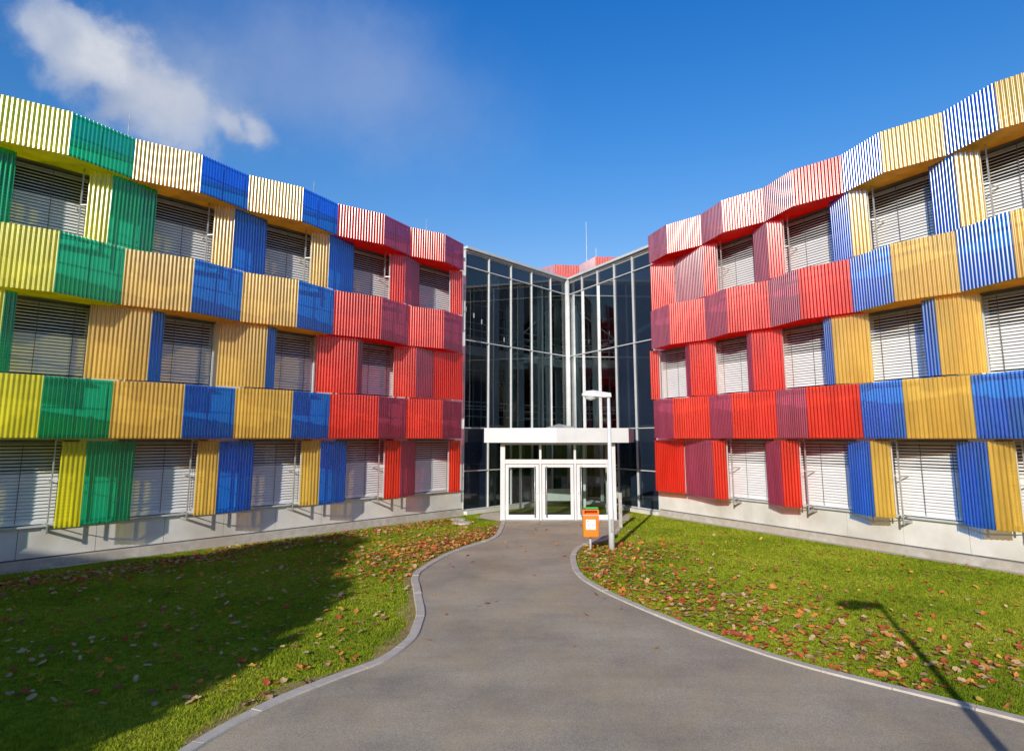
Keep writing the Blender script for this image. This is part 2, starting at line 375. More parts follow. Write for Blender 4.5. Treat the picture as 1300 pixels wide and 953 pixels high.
# ---- left wing layout (s along the wall, o out from the ridge line)
VL = [-10.5, -7.55, -4.53, -1.5, 1.52, 4.6, 7.3]; RL = [-9.05, -6.02, -3.01, .03, 3.12, 5.96]
zigL = []
for i, v in enumerate(VL):
    zigL.append((v, -.36 if i < 6 else -.35))
    if i < len(RL): zigL.append((RL[i], 0.))
colsL = ['yellow', 'green', 'yellow', 'green', 'amber', 'blue', 'amber', 'blue', 'red', 'purple', 'red', 'purple']
soffL = ['yellow']*4+['amber']*4+['red']*4
winL = [(-10.1, -7.95), (-7.1, -4.92), (-4.05, -1.86), (-.95, 1.36), (2.3, 4.62), (5.3, 7.6)]
def bL(v, a, r, b, c1, c2, oo): return ([(v+a, oo[0]), (v+r, oo[1]), (v+b, oo[2])], (c1, c2))
O02 = (-.5, -.4, -.65); O1 = (-.65, -.36, -.46)
bx02L = [bL(-7.55, -.87, -.40, .72, 'yellow', 'green', O02), bL(-4.53, -.88, -.41, .72, 'yellow', 'green', O02), bL(-1.5, -.85, -.33, .79, 'amber', 'blue', O02),
         bL(1.52, -.81, -.23, .90, 'amber', 'blue', O02), bL(4.6, -.76, -.18, .71, 'red', 'purple', O02)]
bx1L = [bL(-7.55, -.5, .75, 1.0, 'yellow', 'green', O1), bL(-4.53, -.55, .74, 1.09, 'amber', 'blue', O1), bL(-1.5, -.42, .83, 1.17, 'amber', 'blue', O1),
        bL(1.52, -.34, .96, 1.25, 'red', 'purple', O1), bL(4.6, -.37, .39, 1.31, 'red', 'purple', O1)]
endL = {'w0': [((6.82, -.5), (7.3, -.40), 'red')], 'w2': [((6.77, -.5), (7.3, -.40), 'red')], 'w1': [((5.91, -.44), (7.34, -.36), 'red')]}
left = wing(LW, 'office_wing', 'left office wing clad in yellow, green, amber, blue and red corrugated screens', -10.6, 8.1, zigL, colsL,
     {'w0': winL, 'w2': winL, 'w1': winL[:-1]}, {'w0': bx02L, 'w1': bx1L, 'w2': bx02L}, endL, soffL,
     [(-4.55, -.9, 11.25), (1.0, -1.0, 11.2), (6.0, -1.1, 11.25)])
# ---- right wing layout
VR = [-6.87, -4.05, -1.30, 1.44, 4.15, 6.9, 9.65]; RR = [-5.48, -2.72, .05, 2.79, 5.45, 8.2]
zigR = []
for i, v in enumerate(VR):
    zigR.append((v, -.36 if i else -.30))
    if i < len(RR): zigR.append((RR[i], 0.))
colsR = ['purple', 'red', 'purple', 'red', 'purple', 'red', 'blue', 'amber', 'blue', 'amber', 'blue', 'amber']
soffR = ['red']*6+['amber']*6
winR = [(-4.30, -2.05), (-1.5, .75), (1.36, 3.6), (4.2, 6.4), (7.05, 9.25)]
OR = (-.65, -.4, -.5); OR1 = (-.46, -.36, -.65)
def bR(b, r, a, c1, c2, oo=OR): return ([(b, oo[0]), (r, oo[1]), (a, oo[2])], (c1, c2))
bx0R = [bR(-5.65, -4.04, -3.54, 'purple', 'red'), bR(-2.04, -1.27, -.70, 'purple', 'red'), bR(.75, 1.56, 2.04, 'blue', 'amber'), bR(3.52, 4.32, 4.81, 'blue', 'amber'), bR(6.28, 7.08, 7.57, 'blue', 'amber')]
bx2R = [bR(-5.80, -4.10, -3.56, 'purple', 'red'), bR(-2.05, -1.29, -.78, 'purple', 'red'), bR(.76, 1.52, 1.99, 'blue', 'amber'), bR(3.54, 4.27, 4.77, 'blue', 'amber'), bR(6.3, 7.03, 7.53, 'blue', 'amber')]
bx1R = [bR(-5.23, -4.92, -3.96, 'purple', 'red', OR1), bR(-2.38, -2.11, -1.16, 'purple', 'red', OR1), bR(.42, .74, 1.66, 'blue', 'amber', OR1), bR(3.16, 3.53, 4.38, 'blue', 'amber', OR1), bR(5.92, 6.29, 7.14, 'blue', 'amber', OR1)]
endR = {'w0': [((-7.2, -.55), (-5.66, -.60), 'red')], 'w2': [((-7.0, -.45), (-5.81, -.60), 'red')], 'w1': [((-7.25, -.5), (-6.87, -.60), 'red')]}
right = wing(RW, 'office_wing', 'right office wing clad in red, purple, blue and amber corrugated screens', -7.55, 9.7, zigR, colsR,
     {'w0': winR, 'w2': winR, 'w1': [(-7.2, -5.3)]+winR}, {'w0': bx0R, 'w1': bx1R, 'w2': bx2R}, endR, soffR, [])

# ------------------------------------------------------------------ glazed entrance hall between the wings
Lc = LW.xy(8.1, LW.ow); Rc = RW.xy(-7.55, RW.ow)
A_ = np.array([[LW.d[0], RW.d[0]], [LW.d[1], RW.d[1]]]); sol = np.linalg.solve(A_, Rc-Lc); apex = Lc+LW.d*sol[0]
ZR = 10.62
hall = thing('entrance_hall', 'glazed V-shaped entrance hall between the two coloured wings', 'building', (apex[0], apex[1], 0))
tz = [.16, 1.63, 3.30, 6.80, 9.84, ZR-.12]
for (a, b, nin) in ((Lc, apex, -LW.n), (Rc, apex, -RW.n)):
    d = (b-a); L = np.linalg.norm(d); d = d/L
    q = lambda u, z, e=0.: (*(a+d*(u*L)+nin*e), z)
    for i in range(5):
        mb = MB(); mb.bar(q(i/5+.004, .02, .02), q(i/5+.004, ZR-.1, .02), .042, .12, up=(*nin, 0)); mb.build('mullion', M['alu'], hall)
    for z in tz:
        mb = MB(); mb.bar(q(.012, z, .02), q(.975, z, .02), .11, .038); mb.build('transom', M['alu'], hall)
    for i in range(5):
        for k in range(len(tz)-1):
            mb = MB(); mb.quad(q(i/5+.01, tz[k]+.03, .03), q((i+1)/5, tz[k]+.03, .03), q((i+1)/5, tz[k+1]-.03, .03), q(i/5+.01, tz[k+1]-.03, .03)); mb.build('glass_pane', M['spandrel' if (k == 4 or (i < 2 and a is Rc) or (i < 1 and k < 2)) else 'hallglass'], hall)
    mb = MB(); mb.bar(q(0, .06, -.05), q(.97, .06, -.05), .45, .14); mb.build('base_kerb', M['plinth'], hall)
    mb = MB(); mb.bar(q(.0, ZR-.02, -.03), q(.992, ZR-.02, -.03), .26, .10); mb.build('roof_edge', M['alu'], hall)
mb = MB(); mb.tube([(apex[0]-.05, apex[1]-.16, .0), (apex[0]-.05, apex[1]-.16, ZR+.02)], [.115, .115], 24); mb.build('corner_column', M['alu'], hall, smooth=True)
bl = LW.xy(8.1, LW.ow-13.4); br = RW.xy(-7.55, RW.ow-13.4)
def inset(e): return [tuple(Lc-LW.n*e+LW.d*.05), (apex[0], apex[1]+e*1.7), tuple(Rc-RW.n*e-RW.d*.05)]
foot = inset(.3)+[tuple(br), (2.4, 42.5), tuple(bl)]
for z0, z1, m_ in ((.0, .05, 'floor'), (3.0, 3.38, 'floor'), (6.34, 6.72, 'slab')):
    mb = MB(); pts = inset(.3 if z0 < 1 else .55)+[tuple(br), (2.4, 42.5), tuple(bl)]; mb.prism(pts, z0, z1); mb.build('floor_slab', M[m_], hall)
mb = MB(); mb.prism(inset(.02)+[tuple(br), (2.4, 42.5), tuple(bl)], ZR-.22, ZR-.03); mb.build('roof', M['roof'], hall)
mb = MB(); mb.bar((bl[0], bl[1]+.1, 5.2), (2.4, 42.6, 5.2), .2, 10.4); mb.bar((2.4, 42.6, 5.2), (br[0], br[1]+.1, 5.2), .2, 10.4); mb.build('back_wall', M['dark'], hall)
# inner storey: columns, light partitions and the second glass line behind the facade
cols_ = [tuple(Lc+(apex-Lc)*u-LW.n*e) for u, e in ((.36, .7), (.60, .6), (.80, .6), (.93, .9))]+[tuple(Rc+(apex-Rc)*u-RW.n*e) for u, e in ((.50, .6), (.72, .6), (.90, .8))]+[(.1, 34.2), (2.5, 35.2), (4.7, 34.0)]
for i, (x, y) in enumerate(cols_):
    hw = (.21, .13, .15, .12, .14, .15, .12, .17, .17, .17)[i]
    mb = MB(); mb.box(x-hw, x+hw, y-.17, y+.17, .05, ZR-.22); mb.build('inner_column', M['column'], hall)
for (x0, y0, x1, y1) in ((-2.2, 30.2, -.4, 32.4), (5.9, 30.6, 4.9, 33.3)):
    mb = MB()
    for k in range(6):
        f = k/5; mb.bar((x0+(x1-x0)*f, y0+(y1-y0)*f, .05), (x0+(x1-x0)*f, y0+(y1-y0)*f, ZR-.23), .06, .08, up=(0, 1, 0))
    for z in (2.7, 4.4, 6.1, 7.6, 9.3): mb.bar((x0, y0, z), (x1, y1, z), .06, .06)
    mb.build('inner_frame', M['alu'], hall)
for a, b in (((-.1, 28.9, 7.0), (2.2, 31.5, 9.6)), ((4.6, 28.6, 7.0), (2.6, 31.5, 9.6)), ((1.3, 31, 9.6), (3.4, 31, 9.6))):
    mb = MB(); mb.tube([a, b], [.035, .035], 8); mb.build('roof_brace', M['column'], hall)
for z in (7.75, 4.4):
    mb = MB()
    p0 = Lc-LW.n*.75+LW.d*.5; p1 = np.array((apex[0], apex[1]+1.3)); p2 = Rc-RW.n*.75-RW.d*.5
    for zz in (z, z-.3, z-.6): mb.tube([(*p0, zz), (*p1, zz), (*p2, zz)], [.018]*3, 6)
    mb.build('inner_railing', M['column'], hall)
# porch with three doors and canopy
YF = 23.72
pb = MB()
for x0, x1 in ((-.42, -.25), (3.56, 3.74)): pb.box(x0, x1, YF, YF+.16, .0, 2.72)
for x0, x1 in ((.985, 1.065), (2.235, 2.315)): pb.box(x0, x1, YF+.01, YF+.13, .0, 2.72)
for x0, x1 in ((-.25, .985), (1.065, 2.235), (2.315, 3.56)): pb.box(x0, x1, YF+.012, YF+.128, 1.98, 2.14); pb.box(x0, x1, YF+.012, YF+.128, 2.66, 2.72)
for x in (-.34, 3.66):
    pb.box(x-.07, x+.07, YF+1.5, YF+1.62, 0, 2.72); pb.box(x-.05, x+.05, YF+.161, YF+1.499, .02, .14); pb.box(x-.05, x+.05, YF+.161, YF+1.499, 2.6, 2.71)
pb.build('porch_frame', M['white'], hall, bevel=.006)
for x in (-.34, 3.66):
    mb = MB(); mb.quad((x, YF+.16, .14), (x, YF+1.5, .14), (x, YF+1.5, 2.6), (x, YF+.16, 2.6)); mb.build('glass_pane', M['doorglass'], hall)
for x0, x1 in ((-.25, .985), (1.065, 2.235), (2.315, 3.56)):
    mb = MB(); mb.quad((x0, YF+.07, 2.14), (x1, YF+.07, 2.14), (x1, YF+.07, 2.66), (x0, YF+.07, 2.66)); mb.build('transom_pane', M['doorglass'], hall)
for k, (x0, x1) in enumerate(((-.235, .97), (1.08, 2.22), (2.33, 3.545))):
    d_ = MB(); st = .115
    d_.box(x0, x0+st, YF+.02, YF+.10, .03, 1.965); d_.box(x1-st, x1, YF+.02, YF+.10, .03, 1.965)
    d_.box(x0+st, x1-st, YF+.022, YF+.098, .03, .20); d_.box(x0+st, x1-st, YF+.022, YF+.098, 1.86, 1.965)
    D = d_.build('door', M['white'], hall, bevel=.005)
    mb = MB(); mb.quad((x0+st, YF+.06, .2), (x1-st, YF+.06, .2), (x1-st, YF+.06, 1.86), (x0+st, YF+.06, 1.86)); mb.build('pane', M['doorglass'], D)
    hx = x1-st-.04 if k == 0 else x0+st+.04
    mb = MB(); mb.tube([(hx, YF-.05, .12), (hx, YF-.05, 1.9)], [.02, .02], 10)
    for z in (.45, 1.55): mb.tube([(hx, YF-.05, z), (hx, YF+.03, z)], [.012, .012], 8)
    mb.build('handle', M['steel'], D, smooth=True)
    lk = MB(); lx = x1-.06 if k == 0 else x0+.06; lk.tube([(lx, YF+.005, .95), (lx, YF+.03, .95)], [.022, .022], 10); lk.build('lock', M['steel'], D)
mb = MB(); mb.box(-.42, 3.74, YF-.12, YF+.18, 0, .024); mb.build('threshold', M['steel'], hall)
can = [(-1.0, 23.42), (1.56, 22.95), (4.2, 23.5), (4.72, 25.3), (3.6, 27.5), (2.3, 29.6), (.35, 27.5), (-1.02, 25.9)]
mb = MB(); mb.prism(can, 2.74, 3.26); mb.build('canopy', M['white'], hall, bevel=.008)
mb = MB(); mb.v = [(1.15, 25.4, 3.262), (1.9, 25.1, 3.262), (2.75, 25.4, 3.262), (2.35, 29.2, 3.262), (2.0, 27.6, 3.50)]; mb.f = [(0, 1, 4), (1, 2, 4), (2, 3, 4), (3, 0, 4)]; mb.build('canopy_upstand', M['alu'], hall)
mb = MB(); mb.prism([(-.3, 24.1), (3.6, 24.1), (3.6, 25.3), (-.3, 25.3)], 2.725, 2.739); mb.build('canopy_soffit', M['alu'], hall)
# inner lobby pieces seen through the doors
for (x, y) in ((.35, 27.2), (3.0, 27.4)):
    mb = MB(); mb.box(x-.05, x+.05, y-.05, y+.05, .05, 2.95); mb.build('inner_post', M['column'], hall)
mb = MB(); mb.bar((.45, 29, .45), (3.0, 29, .45), .2, .5); mb.build('inner_bench', M['slab'], hall)
mb = MB(); mb.box(-.2, 3.5, 24.0, 25.6, .051, .065); mb.build('door_mat', M['black'], hall)
vb = MB(); vb.box(5.25, 5.9, 28.6, 29.4, ZR-.02, ZR+.42); vb.box(5.0, 5.24, 28.7, 29.2, ZR-.02, ZR+.25); vb.build('roof_vent', M['steel'], hall, bevel=.02)

# red enclosure behind the hall roof
enc = thing('rooftop_enclosure', 'pink-red corrugated rooftop enclosure rising behind the glazed hall roof', 'rooftop enclosure', (4.5, 37, ZR-.03))
ez = [(-1.6, 36.6), (1.55, 36.9), (2.45, 35.9), (3.85, 36.1), (4.55, 34.3), (6.3, 34.5), (7.0, 33.0), (9.2, 33.2)]
class Flat:
    c = np.zeros(2); n = np.array((0, -1.))
    def xy(self, s, o): return np.array((s, o))
FW = Flat()
for i, c in enumerate(('red', 'purple', 'red', 'purple', 'red', 'purple', 'red')):
    corrugated(FW, *ez[i], *ez[i+1], ZR+.0, 12.72, c, enc)
mb = MB(); mb.prism([(-1.55, 36.8), (1.6, 37.1), (2.5, 36.2), (3.95, 36.5), (4.7, 34.7), (6.45, 34.9), (7.2, 33.4), (9.15, 33.6), (9.2, 40), (-1.4, 40)], ZR-.03, 12.3); mb.build('wall', M['wall'], enc)
for x, z in ((3.64*36/30, 15.5), (4.92, 13.9)):
    mb = MB(); mb.tube([(x, 36.6, 12.3), (x, 36.6, z)], [.025, .012], 8); mb.build('lightning_rod', M['steel'], enc)

# indoor tree seen through the glass
it = thing('potted_tree', 'green potted tree standing inside on the upper floor behind the glass', 'plant', (3.75, 30.75, 6.72))
mb = MB(); mb.tube([(3.75, 30.75, 6.72), (3.75, 30.75, 7.15)], [.22, .28], 16); mb.build('pot', M['column'], it)
mb = MB(); mb.tube([(3.75, 30.75, 7.1), (3.78, 30.78, 7.7), (3.74, 30.72, 8.2)], [.03, .025, .012], 8); mb.build('trunk', M['bark'], it)
def leaf_cloud(blobs, n, size, m, name, parent):
    o0 = origin(parent); V = []; 
    w_ = np.array([b[1]**2 for b in blobs]); pick = rng.choice(len(blobs), n, p=w_/w_.sum())
    c = np.array([b[0] for b in blobs])[pick]; r = np.array([b[1] for b in blobs])[pick]
    dr = rng.normal(size=(n, 3)); dr /= np.linalg.norm(dr, axis=1)[:, None]
    pos = c+dr*(r*rng.uniform(.35, 1.05, n)**.6)[:, None]
    a = rng.normal(size=(n, 3)); a /= np.linalg.norm(a, axis=1)[:, None]; b = np.cross(a, rng.normal(size=(n, 3))); b /= np.linalg.norm(b, axis=1)[:, None]
    s = size*rng.uniform(.6, 1.4, n)[:, None]
    V = np.stack([pos-a*s, pos+b*s*.45, pos+a*s, pos-b*s*.45], 1).reshape(-1, 3)-o0
    o = big_mesh(name, V, np.arange(4*n).reshape(n, 4), m); o.parent = parent; return o
leaf_cloud([((3.75, 30.75, 8.0), .42), ((3.55, 30.7, 7.65), .3), ((3.9, 30.8, 8.35), .3)], 700, .09, M['plant'], 'foliage', it)

# ------------------------------------------------------------------ ground, path, kerbs
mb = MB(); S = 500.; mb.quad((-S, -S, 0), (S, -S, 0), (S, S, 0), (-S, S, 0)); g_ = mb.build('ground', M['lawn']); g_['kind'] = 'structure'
def catmull(P, n=10):
    P = [np.array(p, float) for p in P]; P = [2*P[0]-P[1]]+P+[2*P[-1]-P[-2]]; out = []
    for i in range(1, len(P)-2):
        for k in range(n):
            t = k/n; a, b, c, d = P[i-1:i+3]
            out.append(.5*((2*b)+(c-a)*t+(2*a-5*b+4*c-d)*t*t+(3*b-a-3*c+d)*t**3))
    return np.array(out+[P[-2]])
# lawn-side edge of the left kerb and path-side edge of the right kerb (metres)
KL = [(-.36, 23.6), (-.42, 21.8), (-.51, 20.2), (-.72, 19.25), (-1.25, 18.1), (-1.72, 16.8), (-2.06, 15.15), (-2.11, 14.2), (-1.86, 12.75), (-1.70, 11.9), (-1.60, 11.3), (-1.56, 10.8), (-1.54, 10.15), (-1.60, 9.7), (-1.80, 9.05), (-2.27, 8.38), (-2.72, 7.65), (-3.08, 6.7), (-3.3, 5.4), (-3.4, 3.5), (-3.4, .5), (-3.4, -3)]
KR = [(3.74, 23.55), (3.55, 22.3), (3.15, 20.7), (2.62, 19.3), (2.12, 18.7), (1.75, 18.0), (1.5, 17.0), (1.38, 15.7), (1.38, 14.4), (1.61, 13.2), (2.07, 11.9), (2.63, 10.6), (3.25, 9.45), (3.79, 8.7), (4.35, 8.1), (5.2, 7.2), (6.4, 5.8), (7.6, 3.8), (8.4, 1.2), (8.6, -3)]
cl, cr = catmull(KL), catmull(KR)
def kerb(c, w, name, label, sgn):
    """a row of kerb stones with open joints, one strip"""
    ln = np.concatenate([[0], np.cumsum(np.linalg.norm(np.diff(c, axis=0), axis=1))]); t = np.gradient(c, axis=0); t /= np.linalg.norm(t, axis=1)[:, None]; nrm = np.stack([t[:, 1], -t[:, 0]], 1)*sgn
    mb = MB(); prof = ((0, -.1), (0, .020), (.012, .034), (w-.012, .034), (w, .020), (w, -.1)); st = .8
    for k in range(int(ln[-1]/st)):
        dz = random.uniform(-.004, .004); de = random.uniform(-.004, .004); b0 = len(mb.v); uu = np.linspace(k*st+.005, (k+1)*st-.005, 7)
        for u in uu:
            p = np.array([np.interp(u, ln, c[:, 0]), np.interp(u, ln, c[:, 1])]); q = np.array([np.interp(u, ln, nrm[:, 0]), np.interp(u, ln, nrm[:, 1])])
            for e, z in prof: mb.v.append((p[0]+q[0]*(e+de), p[1]+q[1]*(e+de), z+dz))
        for i in range(6):
            for m_ in range(5):
                a = b0+i*6+m_; mb.f.append((a, a+6, a+7, a+1))
        mb.f.append(tuple(b0+m_ for m_ in range(6))); mb.f.append(tuple(b0+36+m_ for m_ in range(6))[::-1])
    o = mb.build(name, M['kerb']); o['kind'] = 'structure'; o['label'] = label; return o, nrm
_, nl = kerb(cl, .155, 'kerb', 'curved concrete kerb on the left edge of the path', -1)
_, nr = kerb(cr, .145, 'kerb', 'curved concrete kerb on the right edge of the path', -1)
if nl[0][0] < 0: pass
YS = np.linspace(-3, 23.8, 140)
xl = np.interp(YS, cl[::-1, 1], cl[::-1, 0])+.05; xr = np.interp(YS, cr[::-1, 1], cr[::-1, 0])+.05
mb = MB()
for i in range(len(YS)): 
    for k in range(9): mb.v.append((xl[i]+(xr[i]-xl[i])*k/8, YS[i], .012))
for i in range(len(YS)-1):
    for k in range(8): a = i*9+k; mb.f.append((a, a+1, a+10, a+9))
pth = mb.build('path', M['asphalt']); pth['kind'] = 'structure'
for w, e, nm in ((LW, .36, 'l'), (RW, .36, 'r')):
    mb = MB(); s0, s1 = (-10.6, 8.0) if w is LW else (-7.45, 9.7)
    mb.quad(w.p(s0, w.ow+.09, .006), w.p(s1, w.ow+.09, .006), w.p(s1, w.ow+e, .006), w.p(s0, w.ow+e, .006)); o = mb.build('gravel_strip', M['base']); o['kind'] = 'structure'
mb = MB(); mb.quad((-1.35, 24.6, .005), (-.36, 23.45, .005), (-.36, 26.6, .005), (-1.1, 25.9, .005)); mb.quad((3.72, 23.4, .005), (4.15, 23.7, .005), (4.6, 25.6, .005), (3.72, 26.6, .005)); o = mb.build('paving', M['kerb']); o['kind'] = 'structure'

M['soil'] = mottled('worn_soil', (.22, .15, .06), (.40, .28, .11), .95, 6, bump=.5, bscale=40)
mb = MB()
for i in range(0, len(cl)-40):
    wd = .10+.16*(.5+.5*math.sin(i*.21))*(1.5 if cl[i][1] < 12 else .6)
    mb.v += [(cl[i][0]+.02, cl[i][1], .006), (cl[i][0]-wd+nl[i][0]*0, cl[i][1]+.03*math.sin(i*1.7), .006)]
for i in range(len(mb.v)//2-1): mb.f.append((2*i, 2*i+1, 2*i+3, 2*i+2))
o = mb.build('worn_soil', M['soil']); o['kind'] = 'structure'
def on_path(x, y, m=.0):
    a = np.interp(y, cl[::-1, 1], cl[::-1, 0]); b = np.interp(y, cr[::-1, 1], cr[::-1, 0])
    return (x > a-m) & (x < b+.15+m) & (y < 23.7)
def lawn_ok(x, y):
    ok = ~on_path(x, y, .02)
    for w in (LW, RW):
        o = (x-w.c[0])*w.n[0]+(y-w.c[1])*w.n[1]; ok &= o > w.ow+.34
    ok &= ~((x > -1.2) & (x < 4.4) & (y > 23.5))
    return ok
# grass blades: nobody could count them
def grass():
    n = 900000
    # density falls with distance
    y = 5.5+20.5*rng.uniform(0, 1, n)**1.55; x = rng.uniform(-1, 1, n)*(y*.83+.6)
    xk = np.interp(y, cl[::-1, 1], cl[::-1, 0]); e = (xk-x); k = lawn_ok(x, y) & ~((e > 0) & (e < .30*rng.uniform(0, 1, n)**.7) & (rng.uniform(0, 1, n) < .85)); x = x[k]; y = y[k]; n = len(x)
    h = rng.uniform(.010, .036, n)*(1+.35*np.sin(x*3.1+y*2.3)*np.sin(x*1.3-y*1.9+1)+.25*np.sin(x*9.1+3*np.sin(y*5))*np.sin(y*8.3)); w = .0035+.00045*y; ang = rng.uniform(0, 2*np.pi, n)
    lean = rng.normal(0, .55, (n, 2))*h[:, None]
    dx, dy = np.cos(ang)*w, np.sin(ang)*w
    V = np.stack([np.stack([x-dx, y-dy, np.zeros(n)], 1), np.stack([x+dx, y+dy, np.zeros(n)], 1), np.stack([x+lean[:, 0], y+lean[:, 1], h], 1)], 1).reshape(-1, 3)
    o = big_mesh('grass', V, np.arange(3*n).reshape(n, 3), M['blade']); o['kind'] = 'stuff'; o['label'] = 'short mown green grass on both lawns'; o['category'] = 'grass'
grass()

# ------------------------------------------------------------------ fallen leaves
def leaf_shape(seed):
    r = random.Random(seed); nseg = 10; curl = r.uniform(.15, .75); pts = []
    if seed % 3 == 2: rad = lambda t: .5*(.72+.28*abs(math.cos(2.5*t)))          # lobed
    elif seed % 3 == 1: rad = lambda t: .5*(.66+.34*abs(math.cos(t)))               # oval
    else: rad = lambda t: .5*(.8+.1*math.cos(3*t)+.1*math.cos(t))
    ring = []
    for i in range(nseg*2):
        t = 2*math.pi*i/(nseg*2); q = rad(t)*r.uniform(.9, 1.08); x, y = math.cos(t)*q, math.sin(t)*q*.8
        ring.append((x, y, curl*(y*y*1.5+.35*x*x*r.uniform(.4, 1.4))+r.uniform(-.03, .03)))
    mid = [(x*.5, y*.5, z*.3) for x, y, z in ring]
    V = [(0, 0, 0)]+mid+ring; n = len(ring); F = []
    for i in range(n):
        j = (i+1) % n; F.append((0, 1+i, 1+j)); F.append((1+i, 1+n+i, 1+n+j)); F.append((1+i, 1+n+j, 1+j))
    return np.array(V), np.array(F)
SH = [leaf_shape(i) for i in range(7)]
def rot(a, b, c):
    ca, sa, cb, sb, cc, sc = math.cos(a), math.sin(a), math.cos(b), math.sin(b), math.cos(c), math.sin(c)
    return np.array([[ca, -sa, 0], [sa, ca, 0], [0, 0, 1]])@np.array([[cb, 0, sb], [0, 1, 0], [-sb, 0, cb]])@np.array([[1, 0, 0], [0, cc, -sc], [0, sc, cc]])
LV = []
def put(x, y, zone, p=None):
    x = float(x); y = float(y)
    if zone != 'path' and not bool(lawn_ok(np.array(x), np.array(y))): return
    if zone == 'path' and not bool(on_path(np.array(x), np.array(y), -.25)): return
    LV.append((x, y, zone, random.choices(range(5), p or (34, 22, 24, 14, 8))[0], random.randrange(7), random.uniform(.055, .14)*(1.0 if y < 14 else .95)))
for _ in range(1900):      # right lawn, drift along the kerb
    y = 8.0+10.6*random.random()**1.1; xk = np.interp(y, cr[::-1, 1], cr[::-1, 0]); put(xk+.18+abs(random.gauss(0, 1))*(1.25+.09*(19-y)), y, 'right')
for _ in range(700):      # right lawn, scattered
    y = random.uniform(7.5, 21); put(random.uniform(1.6, y*.82), y, 'right')
for _ in range(1900):      # left lawn, rows drifted along the wall
    s = random.uniform(-7.5, 6.5); o = LW.ow+.7+abs(random.gauss(0, .8))+(.5 if s < -2 else .0); q = LW.xy(s, o); put(q[0], q[1], 'left', (26, 24, 24, 22, 4))
for _ in range(1300):      # left lawn toward the path bend
    y = random.triangular(13.5, 21, 18.5); xk = np.interp(y, cl[::-1, 1], cl[::-1, 0]); put(xk-.1-abs(random.gauss(0, 1.3)), y, 'left', (34, 26, 24, 12, 4))
for _ in range(260):
    y = random.uniform(20, 22.3); xk = np.interp(y, cl[::-1, 1], cl[::-1, 0]); put(xk-.06-abs(random.gauss(0, .7)), y-random.random(), 'left')
for _ in range(900):
    y = random.uniform(7.5, 17.5); put(random.uniform(-y*.8, -2), y, 'left', (22, 20, 34, 22, 2))
for _ in range(75):
    y = 23.2-random.random()**1.8*14; put(random.uniform(-1.8, 3.4), y, 'path', (40, 25, 15, 18, 2))
LV.sort(key=lambda l: -(l[5]/l[1]))
groups = {'left': 'fallen leaves on the left lawn', 'right': 'fallen leaves on the right lawn', 'path': 'fallen leaves on the asphalt path'}
where = {'left': 'curled {} autumn leaf lying on the lawn left of the path', 'right': 'curled {} autumn leaf lying on the lawn right of the path', 'path': 'curled {} autumn leaf lying on the grey asphalt path'}
meshes = {}
VV, FF, II, base = [], [], [], 0
for i, (x, y, zone, ci, si, sz) in enumerate(LV):
    z = .028 if zone == 'path' else random.uniform(.03, .05); rr = rot(random.uniform(0, 6.28), random.gauss(0, .28), random.gauss(0, .28))
    if i < 300:
        if (ci, si) not in meshes:
            me = bpy.data.meshes.new('fallen_leaf'); me.from_pydata(SH[si][0].tolist(), [], SH[si][1].tolist()); me.materials.append(LEAF[ci][1])
            me.polygons.foreach_set('use_smooth', [True]*len(me.polygons)); meshes[(ci, si)] = me
        o = bpy.data.objects.new('fallen_leaf', meshes[(ci, si)]); col.objects.link(o); o.location = (x, y, z); o.scale = (sz,)*3
        o.rotation_euler = (random.gauss(0, .28), random.gauss(0, .28), random.uniform(0, 6.28))
        tag(o, where[zone].format(LEAF[ci][0]), 'leaf', f'{LEAF[ci][0]} '+groups[zone])
    else:
        V = SH[si][0]@rr.T*sz+np.array((x, y, z)); VV.append(V); FF.append(SH[si][1]+base); II.append(np.full(len(SH[si][1]), ci)); base += len(V)
lo = big_mesh('leaf_litter', np.concatenate(VV), np.concatenate(FF), None, [m for _, m in LEAF], np.concatenate(II)); lo['kind'] = 'stuff'; lo['label'] = 'small scattered autumn leaf litter across both lawns'; lo['category'] = 'leaf litter'

